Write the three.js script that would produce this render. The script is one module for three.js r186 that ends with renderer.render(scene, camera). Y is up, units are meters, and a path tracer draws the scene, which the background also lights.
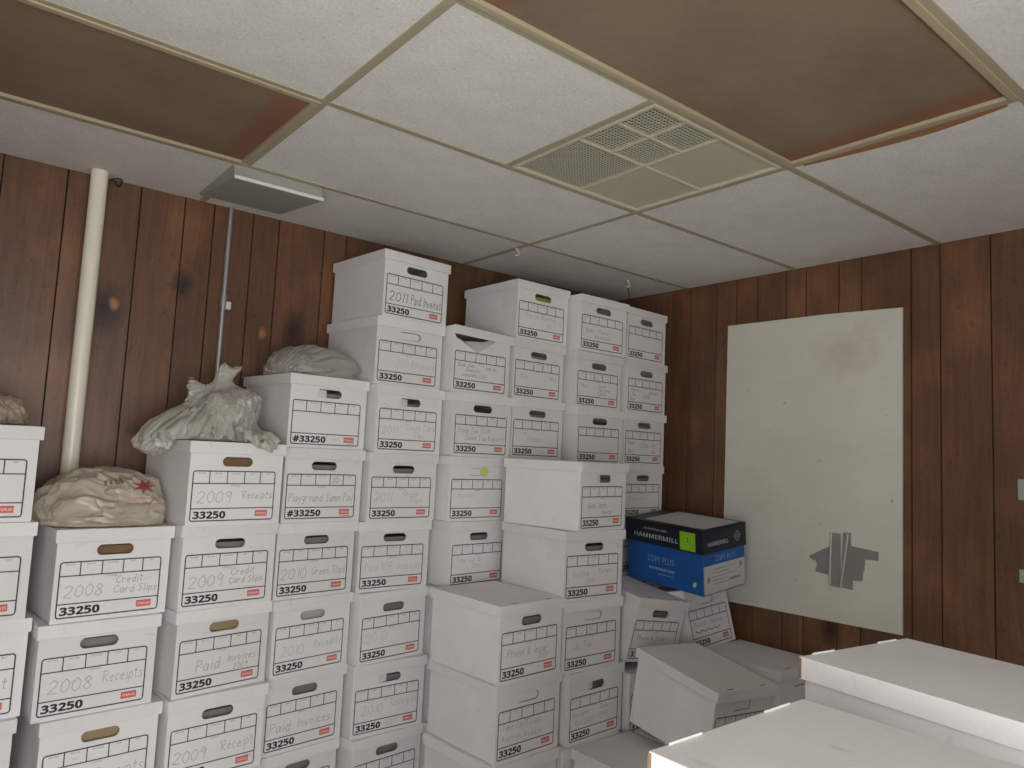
import * as THREE from 'three';
import { RoundedBoxGeometry } from 'three/addons/geometries/RoundedBoxGeometry.js';
import { mergeGeometries } from 'three/addons/utils/BufferGeometryUtils.js';
import { RectAreaLightUniformsLib } from 'three/addons/lights/RectAreaLightUniformsLib.js';
import { ImprovedNoise } from 'three/addons/math/ImprovedNoise.js';

// ------------------------------------------------------------------ camera, sky, exposure
const scene = new THREE.Scene();
const camera = new THREE.PerspectiveCamera(55.279, 1024 / 768, 0.05, 60);
camera.rotation.order = 'YXZ';
camera.position.set(-1.96362, 1.57096, 2.40027);
camera.rotation.set(0.0939761, -0.6708146, 0.0480502);
const renderer = new THREE.WebGLRenderer({ antialias: true });
renderer.toneMapping = THREE.LinearToneMapping;
renderer.toneMappingExposure = 1.0;
renderer.shadowMap.enabled = true;
scene.background = new THREE.Color().setRGB(0.995, 0.988, 0.978);   // bright overcast sky, enters through the two windows only
scene.backgroundIntensity = 3;

// room: x from XL to XR, z from ZB to ZF, floor 0, ceiling CE
const XL = -2.75, XR = 1.085, ZB = -0.5, ZF = 3.3, CE = 2.47, T = 0.6096;
// windows: [z0,z1] in the wall x = XL, [x0,x1] in the wall z = ZF
const WY0 = 0.55, WY1 = 1.95, WL = [2.25, 3.1], WF = [-2.65, -1.25];
// daylight of the sky at the two windows, one area light the size of each glazing
RectAreaLightUniformsLib.init();
function daylight(w, x, z, tx, tz) {
  const l = new THREE.RectAreaLight(scene.background, 7.1, w - 0.1, WY1 - WY0 - 0.1);
  l.name = 'window_daylight'; l.position.set(x, (WY0 + WY1) / 2, z); scene.add(l); l.lookAt(tx, (WY0 + WY1) / 2, tz);
}
daylight(WL[1] - WL[0], XL - 0.03, (WL[0] + WL[1]) / 2, 0, (WL[0] + WL[1]) / 2);
daylight(WF[1] - WF[0], (WF[0] + WF[1]) / 2, ZF + 0.03, (WF[0] + WF[1]) / 2, 0);

// ------------------------------------------------------------------ helpers
let seed = 7;
const rnd = () => { seed = (seed * 1664525 + 1013904223) >>> 0; return seed / 4294967296; };
const rr = (a, b) => a + (b - a) * rnd();
const noise = new ImprovedNoise();
const fbm = (x, y, z, o = 4) => { let s = 0, a = 0.5; for (let i = 0; i < o; i++) { s += a * noise.noise(x, y, z); x *= 2.03; y *= 2.03; z *= 2.03; a *= 0.5; } return s; };
const DEG = Math.PI / 180;
const lin = (r, g, b) => new THREE.Color().setRGB(r, g, b);
const usedNames = new Map();
const numbered = (n) => { const k = usedNames.get(n) ?? 0; usedNames.set(n, k + 1); return k ? n + '_' + String(k).padStart(3, '0') : n; };
function mesh(name, geo, mat, parent) {
  const m = new THREE.Mesh(geo, mat);
  m.name = parent ? name : numbered(name);
  m.castShadow = m.receiveShadow = true;
  (parent ?? scene).add(m);
  return m;
}
function group(name, parent) { const g = new THREE.Group(); g.name = parent ? name : numbered(name); (parent ?? scene).add(g); return g; }
function tag(o, label, category, grp) { o.userData = { label, category }; if (grp) o.userData.group = grp; return o; }
function structure(o, label) { o.userData.kind = 'structure'; if (label) { o.userData.label = label; o.userData.category = o.name.replace(/_.*/, ''); } return o; }
const box = (w, h, d, x = 0, y = 0, z = 0) => new THREE.BoxGeometry(w, h, d).translate(x, y, z);
const span = (x0, x1, y0, y1, z0, z1) => box(x1 - x0, y1 - y0, z1 - z0, (x0 + x1) / 2, (y0 + y1) / 2, (z0 + z1) / 2);
const rbox = (w, h, d, r, x = 0, y = 0, z = 0) => new RoundedBoxGeometry(w, h, d, 1, r).translate(x, y, z);
const merge = (list) => mergeGeometries(list.map((g) => (g.index ? g.toNonIndexed() : g)));
function canvas(w, h) { const c = document.createElement('canvas'); c.width = w; c.height = h; return [c, c.getContext('2d')]; }
function tex(c, srgb = true) { const t = new THREE.CanvasTexture(c); if (srgb) t.colorSpace = THREE.SRGBColorSpace; t.magFilter = THREE.LinearFilter; t.wrapS = t.wrapT = THREE.RepeatWrapping; return t; }
function dataTex(w, h, fn, srgb = true) {
  const d = new Uint8Array(w * h * 4);
  for (let y = 0; y < h; y++) for (let x = 0; x < w; x++) { const c = fn(x / w, y / h); const i = (y * w + x) * 4; d[i] = c[0]; d[i + 1] = c[1]; d[i + 2] = c[2]; d[i + 3] = 255; }
  const t = new THREE.DataTexture(d, w, h, THREE.RGBAFormat);
  t.magFilter = THREE.LinearFilter; t.minFilter = THREE.LinearMipmapLinearFilter; t.generateMipmaps = true; t.wrapS = t.wrapT = THREE.RepeatWrapping;
  if (srgb) t.colorSpace = THREE.SRGBColorSpace; t.needsUpdate = true; return t;
}
const clamp = (v, a = 0, b = 255) => Math.max(a, Math.min(b, v));
// uv from object position in metres, by the axis each face points along
function planarUV(geo, su, sv, ou = 0, ov = 0) {
  const p = geo.attributes.position, n = geo.attributes.normal, uv = new Float32Array(p.count * 2);
  for (let i = 0; i < p.count; i++) {
    const ax = Math.abs(n.getX(i)), ay = Math.abs(n.getY(i)), az = Math.abs(n.getZ(i));
    let u, v;
    if (az >= ax && az >= ay) { u = p.getX(i); v = p.getY(i); } else if (ax >= ay) { u = p.getZ(i); v = p.getY(i); } else { u = p.getX(i); v = p.getZ(i); }
    uv[2 * i] = u * su + ou; uv[2 * i + 1] = v * sv + ov;
  }
  geo.setAttribute('uv', new THREE.BufferAttribute(uv, 2)); return geo;
}
const std = (o) => new THREE.MeshStandardMaterial(o);

// ------------------------------------------------------------------ materials
// varnished wood panelling: streaked grain along y, burl-like dark patches, knots
function woodTex(w, h, base, dark, warm, sd, knots) {
  return dataTex(w, h, (u, v) => {
    const x = u * 1.6, y = v * 2.56;
    const wob = fbm(x * 3 + sd, y * 1.2, sd, 3) * 0.06;
    const g1 = fbm((x + wob) * 55, y * 2.2, sd, 3), g2 = fbm((x + wob) * 160, y * 7, sd + 9, 2), blot = fbm(x * 5 + 3, y * 3.2, sd + 4, 4);
    const fleck = fbm(x * 40, y * 26, sd + 2, 2);
    const speck = fbm(x * 120, y * 70, sd + 6, 2); let t = 0.52 + 0.5 * g1 + 0.32 * g2 + 0.7 * blot + 0.3 * speck; let k = 0;
    for (const [kx, ky, kr, kc] of knots) { const dx = (x - kx) / kr, dy = (y - ky) / (kr * 1.5), d = Math.sqrt(dx * dx + dy * dy) + 0.35 * fbm(x * 30, y * 30, 3, 2); if (d < 1) k = kc > 0 ? Math.max(k, (1 - d)) : Math.min(k, -(1 - d) * 1.2); }
    t = clamp(t, 0, 1);
    const out = [0, 0, 0];
    for (let i = 0; i < 3; i++) {
      let c = dark[i] + (base[i] - dark[i]) * t;
      c += (warm[i] - base[i]) * clamp(blot * 1.6, 0, 1) * 0.8;
      if (fleck < -0.3) c *= 0.9; if (speck > 0.42) c *= 0.82;
      if (k < 0) c *= 1 + k * 0.5; if (k > 0) c += (warm[i] * 1.3 - c) * Math.min(1, k * 1.6) * 0.7;
      out[i] = clamp(c);
    }
    return out;
  });
}
// knot positions are wall metres: x + 2.0 across (mod 1.6), y up
const PANEL = [[123, 86, 60], [84, 58, 43], [146, 100, 64]];
const woodA = woodTex(800, 1280, ...PANEL, 1.3, [[0.491, 2.01, 0.075, -1], [0.518, 2.03, 0.018, 1], [1.051, 2.0, 0.02, 1], [0.74, 2.14, 0.05, -1], [1.18, 2.03, 0.07, -1], [0.2, 1.2, 0.06, -1], [0.93, 1.0, 0.05, -1]]);
const woodB = woodTex(800, 1280, ...PANEL, 7.7, [[0.15, 0.9, 0.06, -1], [1.3, 1.6, 0.06, -1], [0.86, 0.7, 0.05, -1]]);   // the same panelling, another sheet
const M = {
  woodA: [1.0, 0.9, 1.1, 0.96].map((k) => std({ map: woodA, color: lin(k, k, k), roughness: 0.42 })),
  woodB: [1.0, 0.9, 1.1, 0.96].map((k) => std({ map: woodB, color: lin(k, k, k), roughness: 0.42 })),
  groove: std({ color: 0x1c120d, roughness: 0.9 }),
  woodPlain: std({ color: lin(0.11, 0.055, 0.03), roughness: 0.5 }),
  floor: std({ color: lin(0.3, 0.285, 0.255), roughness: 0.9 }),
  slab: std({ color: lin(0.25, 0.24, 0.22), roughness: 1 }),
  rail: std({ color: 0xa69d83, roughness: 0.6 }),
  frame: std({ color: 0xab9f82, roughness: 0.55 }),
  white: std({ color: lin(0.72, 0.72, 0.7), roughness: 0.6 }),
  grille: std({ color: 0xc6c1a9, roughness: 0.5 }),
  ductDark: std({ color: 0x8b8d8e, roughness: 0.7 }),
  ductLight: std({ color: 0xc9c2a8, roughness: 0.8 }),
  pvc: std({ color: 0xeee8d8, roughness: 0.3 }),
  steel: std({ color: 0xa8a8a6, roughness: 0.4, metalness: 0.55 }),
  black: std({ color: 0x121212, roughness: 0.6 }),
  winFrame: std({ color: lin(0.6, 0.6, 0.58), roughness: 0.5 }),
  glass: new THREE.MeshPhysicalMaterial({ color: 0xffffff, roughness: 0, transmission: 1, thickness: 0, ior: 1.45 }),
  tape: std({ color: 0x8c8d89, roughness: 0.42, metalness: 0.15 }),
  tapeFold: std({ color: 0xb8b9b5, roughness: 0.35, metalness: 0.2 }),
  kraft: std({ color: 0x8c7560, roughness: 0.9 }),
  slit: std({ color: 0x3c3a36, roughness: 0.9 }),
  yellow: std({ color: 0xd8d872, roughness: 0.7 }),
};
// fissured mineral-fibre ceiling tile
const tileTex = dataTex(512, 512, (u, v) => { const a = fbm(u * 60, v * 60, 2, 3), b = fbm(u * 6, v * 6, 5, 3), f = fbm(u * 130 + 3, v * 60, 8, 2); let c = 222 + 16 * a + 12 * b; if (f > 0.28) c += 16; if (f < -0.31) c -= 26; return [clamp(c), clamp(c - 2), clamp(c - 9)]; });
const tileBump = dataTex(512, 512, (u, v) => { const f = fbm(u * 130 + 3, v * 60, 8, 2), a = fbm(u * 60, v * 60, 2, 3); const c = 128 + 120 * f + 60 * a; return [clamp(c), clamp(c), clamp(c)]; }, false);
M.tile = std({ map: tileTex, bumpMap: tileBump, bumpScale: 0.0015, roughness: 0.95 });
M.tileSmooth = std({ map: tileTex, roughness: 0.8 });
// smoked fixture lens, browner at the lamp ends, cloudy dirt
const lensTex = dataTex(512, 256, (u, v) => {
  const b = fbm(u * 4, v * 2.4, 3.3, 4), g = fbm(u * 40, v * 20, 1, 2);
  const e = clamp((Math.abs(u - 0.5 + 0.02 * fbm(v * 3, 1, 1, 2)) - 0.405) / 0.03, 0, 1);
  const c = [130 + 24 * b + 8 * g, 113 + 21 * b + 8 * g, 91 + 18 * b + 7 * g], r = [136 + 24 * b, 92 + 16 * b, 68 + 12 * b];
  return c.map((q, i) => clamp(q + (r[i] - q) * e * 0.85));
});
M.lens = std({ map: lensTex, roughness: 0.55 });
// white-faced corrugated cardboard with faint scuffs
const cardTex = dataTex(512, 512, (u, v) => { const b = fbm(u * 5, v * 5, 4, 4), g = fbm(u * 90, v * 90, 2, 2), s = fbm(u * 22, v * 9, 11, 3); let c = 226 + 9 * b + 5 * g; if (s > 0.34) c -= 12 * (s - 0.3) * 6; return [clamp(c), clamp(c - 1), clamp(c - 1 + 2 * b)]; });
M.card = [1, 0.965, 1.03].map((k) => std({ map: cardTex, color: lin(k, k, k * 0.995), roughness: 0.75 }));
// wall board: off-white hardboard, brownish stains upper right and small specks
const boardTex = dataTex(768, 1152, (u, v) => {
  const b = fbm(u * 3, v * 5, 2, 4), lines = fbm(u * 4, v * 150, 9, 2), g = fbm(u * 70, v * 100, 4, 2);
  let c = [210 + 10 * b + 6 * lines + 4 * g, 209 + 10 * b + 6 * lines + 4 * g, 197 + 12 * b + 7 * lines + 4 * g];
  const d = Math.hypot((u - 0.74) / 0.22, (v - 0.87) / 0.1) + 0.9 * fbm(u * 9, v * 12, 6, 4); if (d < 1) { const k = (1 - d) * 0.5; c = [c[0] - 20 * k, c[1] - 42 * k, c[2] - 48 * k]; }
  const s = fbm(u * 30, v * 42, 21, 2); if (s > 0.42) { c = [c[0] - 18, c[1] - 34, c[2] - 40]; }
  return c.map((q) => clamp(q));
});
M.board = std({ map: boardTex, roughness: 0.6 });

// ------------------------------------------------------------------ setting: floor, walls, ceiling, windows
structure(mesh('floor', span(XL - 0.2, XR + 0.2, -0.15, 0, ZB - 0.2, ZF + 0.2), M.floor));
// panelled walls: a dark backing and one mesh per board between grooves
const planked = { back: [], right: [] };
{
  const wb = structure(group('wall_back'));
  mesh('backing', span(XL - 0.15, XR + 0.15, 0, CE + 0.72, ZB - 0.16, ZB - 0.006), M.groove, wb);
  const gx = [XL, -2.6, -2.44, -2.3, -2.08, -1.95, -1.844, -1.66, -1.428, -1.276, -1.169, -1.018, -0.912, -0.716, -0.614, -0.43, -0.28, -0.17, 0.078, 0.19, 0.36, 0.52, 0.63, 0.78, 0.9, XR];
  for (let i = 0; i + 1 < gx.length; i++) {
    const g = span(gx[i] + 0.0025, gx[i + 1] - 0.0025, 0.0, CE + 0.1, ZB - 0.008, ZB);
    planarUV(g, 1 / 1.6, 1 / 2.56, 2.0 / 1.6 + (i % 3) * 0.0, 0);
    mesh('plank', g, M.woodA[(i * 7 + (i >> 2)) % 4], wb);
  }
  const wr = structure(group('wall_right'));
  mesh('backing', span(XR + 0.006, XR + 0.16, 0, CE + 0.72, ZB - 0.15, ZF + 0.15), M.groove, wr);
  const gz = [ZB, -0.36, -0.25, -0.1, 0.023, 0.185, 0.3, 0.415, 0.565, 0.664, 0.816, 0.915, 1.116, 1.224, 1.399, 1.55, 1.66, 1.83, 1.98, 2.14, 2.3, 2.44, 2.62, 2.77, 2.95, 3.1, ZF];
  for (let i = 0; i + 1 < gz.length; i++) {
    const g = span(XR, XR + 0.008, 0.0, CE + 0.1, gz[i] + 0.0025, gz[i + 1] - 0.0025);
    planarUV(g, 1 / 1.6, 1 / 2.56, 0.6, 0);
    mesh('plank', g, M.woodB[(i * 5 + (i >> 2)) % 4], wr);
  }
}
// the two walls behind the camera, with the window openings
const wl = structure(mesh('wall_left', merge([
  span(XL - 0.14, XL, 0, CE + 0.72, ZB - 0.15, WL[0]), span(XL - 0.14, XL, 0, CE + 0.72, WL[1], ZF + 0.15),
  span(XL - 0.14, XL, 0, WY0, WL[0], WL[1]), span(XL - 0.14, XL, WY1, CE + 0.72, WL[0], WL[1])]), M.woodPlain));
const wf = structure(mesh('wall_front', merge([
  span(XL, WF[0], 0, CE + 0.72, ZF, ZF + 0.14), span(WF[1], XR, 0, CE + 0.72, ZF, ZF + 0.14),
  span(WF[0], WF[1], 0, WY0, ZF, ZF + 0.14), span(WF[0], WF[1], WY1, CE + 0.72, ZF, ZF + 0.14)]), M.woodPlain));
function windowUnit(name, len, place) {   // along local x, centred, in the wall thickness
  const g = structure(group(name));
  const h = WY1 - WY0, f = 0.05;
  const bar = (n, w, hh, x, y) => mesh(n, box(w, hh, 0.07, x, y, 0), M.winFrame, g);
  bar('frame', len, f, 0, f / 2); bar('frame', len, f, 0, h - f / 2); bar('frame', f, h - 2 * f, -len / 2 + f / 2, h / 2); bar('frame', f, h - 2 * f, len / 2 - f / 2, h / 2); bar('mullion', 0.04, h - 2 * f, 0, h / 2);
  for (const s of [-1, 1]) mesh('pane', box((len - 2 * f - 0.04) / 2, h - 2 * f, 0.004, s * (len - 2 * f + 0.04) / 4, h / 2, 0), M.glass, g);
  place(g);
}
windowUnit('window_1', WL[1] - WL[0], (g) => { g.position.set(XL - 0.07, WY0, (WL[0] + WL[1]) / 2); g.rotation.y = Math.PI / 2; });
windowUnit('window_2', WF[1] - WF[0], (g) => { g.position.set((WF[0] + WF[1]) / 2, WY0, ZF + 0.07); });

// suspended ceiling: rails on a 2 ft grid, tiles laid between them, slab above
{
  const c = structure(group('ceiling'));
  mesh('slab', span(XL - 0.15, XR + 0.15, CE + 0.62, CE + 0.72, ZB - 0.15, ZF + 0.15), M.slab, c);
  const W = 0.024, hb = W / 2, z0 = ZB, z1 = ZF;
  const us = [-6, -4, -2, 0, 1.78], vs = [-0.82, 0, 1, 2, 3, 4, 5, ZF / T];
  const X = (u) => Math.min(XR, Math.max(XL, u * T)), Z = (v) => Math.min(z1, Math.max(z0, v * T));
  for (let i = 1; i + 1 < vs.length; i++) mesh('grid_rail', rbox(XR - XL, 0.028, W, 0.002, (XL + XR) / 2, CE + 0.014, Z(vs[i])), M.rail, c);
  for (const u of [-4, -2, 0]) for (let j = 0; j + 1 < vs.length; j++) mesh('grid_rail', rbox(W, 0.026, Z(vs[j + 1]) - Z(vs[j]) - W, 0.002, X(u), CE + 0.013, (Z(vs[j]) + Z(vs[j + 1])) / 2), M.rail, c);
  mesh('grid_rail', rbox(W, 0.026, T - W, 0.002, -T, CE + 0.013, 1.5 * T), M.rail, c);
  const open = new Set(['-4,0', '-2,2', '-2,1', '-4,4']);
  for (let i = 0; i + 1 < us.length; i++) for (let j = 0; j + 1 < vs.length; j++) {
    if (open.has(us[i] + ',' + vs[j])) continue;
    const xa = X(us[i]) + 0.003, xb = X(us[i + 1]) - 0.003, za = Z(vs[j]) + 0.003, zb = Z(vs[j + 1]) - 0.003;
    if (xb - xa < 0.05 || zb - za < 0.05) continue;
    const rough = us[i] <= -4 && vs[j] >= 1;
    mesh('ceiling_tile', planarUV(span(xa, xb, CE + 0.003, CE + 0.02, za, zb), 1 / 0.6, 1 / 0.6, rnd(), rnd()), rough ? M.tile : M.tileSmooth, c);
  }
  mesh('ceiling_tile', planarUV(span(-2 * T + 0.003, -T - 0.003, CE + 0.003, CE + 0.02, T + 0.003, 2 * T - 0.003), 1 / 0.6, 1 / 0.6, 0.3, 0.4), M.tileSmooth, c);
  // water-stained, peeling tile edge by the right fixture
  const s = new THREE.Shape(); s.moveTo(0, 1.26); s.lineTo(0.012, 1.26); s.quadraticCurveTo(0.045, 1.5, 0.04, 1.62); s.quadraticCurveTo(0.03, 1.72, 0.014, 1.79); s.lineTo(0, 1.79); s.closePath();
  const pg = new THREE.ExtrudeGeometry(s, { depth: 0.003, bevelEnabled: false, curveSegments: 8 }); pg.rotateX(Math.PI / 2);
  mesh('peeling_edge', pg.translate(0.008, CE + 0.0028, 0), std({ color: 0x9a6f4a, roughness: 0.9 }), c);
}
function fixture(u0, v0, label) {
  const g = group('light_fixture'); tag(g, label, 'light fixture', 'unlit ceiling light fixtures');
  const L = 2 * T - 0.012, D = T - 0.012, f = 0.02;
  g.position.set((u0 + 1) * T, CE + 0.0, (v0 + 0.5) * T);
  mesh('housing', merge([box(L, 0.004, D, 0, 0.12, 0), box(L, 0.1, 0.004, 0, 0.07, D / 2 - 0.002), box(L, 0.1, 0.004, 0, 0.07, -D / 2 + 0.002), box(0.004, 0.1, D, L / 2 - 0.002, 0.07, 0), box(0.004, 0.1, D, -L / 2 + 0.002, 0.07, 0)]), M.white, g);
  for (const s of [-1, 1]) { mesh('frame_bar', rbox(L, 0.016, f, 0.003, 0, 0.004, s * (D / 2 - f / 2)), M.frame, g); mesh('frame_bar', rbox(f, 0.016, D - 2 * f, 0.003, s * (L / 2 - f / 2), 0.004, 0), M.frame, g); }
  const lens = box(L - 2 * f, 0.004, D - 2 * f, 0, 0.008, 0);
  const p = lens.attributes.position, uv = lens.attributes.uv; for (let i = 0; i < p.count; i++) uv.setXY(i, p.getX(i) / L + 0.5, p.getZ(i) / D + 0.5);
  mesh('lens', lens, M.lens, g);
}
fixture(-4, 0, 'unlit brown ceiling light panel above the white pipe');
fixture(-2, 2, 'unlit brown ceiling light panel beside the square air vent');
{ // square egg-crate return grille
  const g = group('ceiling_vent'); tag(g, 'square egg-crate air grille set in the ceiling grid', 'vent');
  g.position.set(-T / 2, CE, 1.5 * T);
  const S = T - 0.026, f = 0.012;
  for (const s of [-1, 1]) { mesh('frame_bar', rbox(S, 0.012, f, 0.002, 0, 0.004, s * (S / 2 - f / 2)), M.grille, g); mesh('frame_bar', rbox(f, 0.012, S - 2 * f, 0.002, s * (S / 2 - f / 2), 0.004, 0), M.grille, g); }
  mesh('divider', box(S - 2 * f, 0.01, 0.007, 0, 0.006, 0), M.grille, g);
  mesh('divider', box(S / 2 - f, 0.008, 0.005, -S / 4 + f / 2, 0.006, S * 0.25), M.grille, g); mesh('divider', box(0.005, 0.008, S / 2 - f, -S * 0.25, 0.006, S / 4 - f / 2), M.grille, g);
  mesh('divider', box(0.007, 0.01, S - 2 * f, 0, 0.006, 0), M.grille, g);
  const bars = [], n = 46, I = S - 2 * f;
  for (let i = 1; i < n; i++) { const q = -I / 2 + (I * i) / n; bars.push(box(I, 0.0014, 0.003, 0, 0.006, q), box(0.003, 0.0014, I, q, 0.006, 0)); }
  const core = mesh('grille_core', merge(bars), M.grille, g); core.userData.kind = 'stuff';
  mesh('duct', merge([span(-S / 2, 0, 0.58, 0.59, -S / 2, S / 2), span(-S / 2, -S / 2 + 0.004, 0.012, 0.58, -S / 2, S / 2), span(-S / 2, 0, 0.012, 0.58, -S / 2, -S / 2 + 0.004), span(-S / 2, 0, 0.012, 0.58, S / 2 - 0.004, S / 2), span(-0.004, 0, 0.012, 0.58, -S / 2, S / 2)]), M.ductDark, g);
  mesh('blank_panel', span(0, S / 2, 0.009, 0.014, -S / 2, S / 2), M.ductLight, g);
}
{ // wedge-shaped air deflector screwed under the ceiling by the back wall
  const g = group('air_deflector'); tag(g, 'white sheet air deflector under the ceiling above the thin metal conduit', 'deflector');
  g.position.set(-1.1, CE, 0);
  const x0 = -0.155, x1 = 0.15, s = new THREE.Shape();   // profile in (z, y)
  s.moveTo(-0.012, 0.004); s.lineTo(0.004, -0.048); s.lineTo(-0.002, -0.05); s.lineTo(-0.4, -0.006); s.lineTo(-0.4, 0.004); s.closePath();
  const e = new THREE.ExtrudeGeometry(s, { depth: x1 - x0, bevelEnabled: false }); e.rotateY(-Math.PI / 2); e.scale(1, 1, 1);
  // after the turn: shape x -> world +z, extrusion -> world -x
  mesh('deflector_sheet', e.translate(x1, 0, 0), std({ color: 0xa9aaa4, roughness: 0.5 }), g);
  mesh('front_lip', rbox(x1 - x0 + 0.004, 0.012, 0.008, 0.002, (x0 + x1) / 2, -0.046, 0.006), M.white, g);
}

// ------------------------------------------------------------------ pipe, conduit, hooks, wall plates, board
{
  const g = group('vent_pipe'); tag(g, 'cream white plastic pipe standing upright against the back wall', 'pipe');
  g.position.set(-1.575, 0, -0.435);
  mesh('pipe_tube', new THREE.CylinderGeometry(0.027, 0.027, CE + 0.004, 28).translate(0, CE / 2, 0), M.pvc, g);
  const hook = new THREE.TubeGeometry(new THREE.CatmullRomCurve3([[0.03, CE - 0.02, 0.0], [0.055, CE - 0.012, 0.01], [0.068, CE - 0.016, 0.012], [0.058, CE - 0.04, 0.01], [0.046, CE - 0.022, 0.008]].map((q) => new THREE.Vector3(...q))), 16, 0.003, 6);
  mesh('wire_hook', hook, M.black, g);
}
{
  const g = group('metal_conduit'); tag(g, 'thin metal conduit running up the back wall to the ceiling', 'conduit');
  g.position.set(-1.113, 0, -0.482);
  mesh('tube', new THREE.CylinderGeometry(0.009, 0.009, CE, 14).translate(0, CE / 2, 0), M.steel, g);
  mesh('coupling', new THREE.CylinderGeometry(0.012, 0.012, 0.05, 14).translate(0, 2.1, 0), M.steel, g);
  mesh('strap_clip', rbox(0.02, 0.03, 0.008, 0.002, 0.018, 2.085, 0.004), M.white, g);
}
function hook(x, z, label, cord) {
  const g = group('ceiling_hook'); tag(g, label, 'hook', 'small ceiling hooks'); g.position.set(x, CE, z); g.scale.setScalar(0.8);
  mesh('screw_plate', new THREE.CylinderGeometry(0.009, 0.009, 0.006, 12).translate(0, -0.001, 0), M.white, g);
  const c = new THREE.CatmullRomCurve3([[0, 0, 0], [0, -0.012, 0], [0.01, -0.02, 0.004], [0.012, -0.032, 0.005], [0, -0.04, 0.002], [-0.01, -0.034, 0]].map((q) => new THREE.Vector3(...q)));
  mesh('hook_wire', new THREE.TubeGeometry(c, 18, 0.0035, 8), M.white, g);
  if (cord) mesh('cord', new THREE.TubeGeometry(new THREE.CatmullRomCurve3([[0.002, -0.036, 0.002], [0.006, -0.06, 0], [0.012, -0.09, 0.004], [0.012, -0.125, 0.002]].map((q) => new THREE.Vector3(...q))), 12, 0.003, 6), M.black, g);
}
hook(0.0, -0.085, 'small white hook screwed into the ceiling rail crossing');
hook(0.755, -0.118, 'small white ceiling hook with a dark cord hanging down', true);
function plate(y0, y1, label, kind) {
  const g = group(kind); tag(g, label, 'wall plate'); g.position.set(XR, (y0 + y1) / 2, 1.535);
  const h = y1 - y0; mesh('cover', rbox(0.008, h, 0.118, 0.003, -0.004, 0, 0), M.plate, g);
  if (kind === 'light_switch') mesh('toggle', rbox(0.014, 0.012, 0.024, 0.002, -0.012, 0, 0), M.plate, g);
  else for (const s of [-1, 1]) mesh('socket', rbox(0.003, 0.026, 0.03, 0.001, -0.009, 0, s * 0.024), M.rail, g);
}
M.plate = std({ color: 0xa3a29b, roughness: 0.5 });
plate(1.492, 1.566, 'upper pale wall plate cut off by the right picture edge', 'light_switch');
plate(1.205, 1.252, 'lower small grey wall plate cut off by the right picture edge', 'wall_outlet');
{
  const g = group('wall_board'); tag(g, 'large off-white hardboard sheet patched with grey tape on the panelled wall', 'board');
  g.position.set(XR, 0.94, 0.67);
  const s = new THREE.Shape(); s.moveTo(-0.413, -0.016); s.lineTo(0.411, 0.0); s.lineTo(0.414, 1.293); s.lineTo(0.1, 1.303); s.lineTo(-0.411, 1.305); s.closePath();
  const e = new THREE.ExtrudeGeometry(s, { depth: 0.008, bevelEnabled: true, bevelSize: 0.001, bevelThickness: 0.001, bevelSegments: 1 });
  const p = e.attributes.position, uv = e.attributes.uv; for (let i = 0; i < p.count; i++) uv.setXY(i, (p.getX(i) + 0.413) / 0.827, p.getY(i) / 1.305);
  e.rotateY(-Math.PI / 2);                      // shape x -> +z, depth -> -x
  mesh('panel', e, M.board, g);
  const poly = (name, pts, d, m) => { const sh = new THREE.Shape(pts.map(([z, y]) => new THREE.Vector2(z - 0.67, y - 0.94))); const q = new THREE.ExtrudeGeometry(sh, { depth: 0.0012, bevelEnabled: false }); q.rotateY(-Math.PI / 2); mesh(name, q.translate(-0.009 - d, 0, 0), m, g); };
  poly('tape_strip', [[0.872, 1.257], [0.993, 1.246], [0.991, 1.21], [0.872, 1.208]], 0.0, M.tape);
  poly('tape_strip', [[0.872, 1.215], [0.938, 1.213], [0.936, 1.161], [0.872, 1.158]], 0.0013, M.tape);
  poly('tape_strip', [[0.868, 1.17], [0.93, 1.168], [0.928, 1.121], [0.868, 1.114]], 0.0, M.tape);
  poly('tape_strip', [[0.693, 1.19], [0.796, 1.249], [0.796, 1.188], [0.71, 1.176]], 0.0, M.tape);
  poly('tape_strip', [[0.72, 1.188], [0.796, 1.192], [0.796, 1.122], [0.724, 1.13], [0.732, 1.16]], 0.0013, M.tape);
  poly('tape_strip', [[0.786, 1.081], [0.838, 1.079], [0.836, 1.302], [0.79, 1.3]], 0.003, M.tape);
  poly('tape_strip', [[0.838, 1.082], [0.889, 1.078], [0.889, 1.115], [0.88, 1.31], [0.848, 1.308]], 0.0042, M.tape);
  const ridge = (z0, y0, z1, y1) => { const L = Math.hypot(z1 - z0, y1 - y0), q = new THREE.CylinderGeometry(0.005, 0.005, L, 8); q.rotateX(Math.atan2(z1 - z0, y1 - y0)); mesh('tape_fold', q.translate(-0.0125, (y0 + y1) / 2 - 0.94, (z0 + z1) / 2 - 0.67), M.tapeFold, g); };
  ridge(0.789, 1.085, 0.795, 1.298); ridge(0.838, 1.082, 0.868, 1.305);
}

// ------------------------------------------------------------------ storage boxes
const PT = 0.2588, BW = 0.307, BD = 0.374, LWD = 0.321, LDP = 0.391, LH = 0.037, TH = 0.004;
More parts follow.
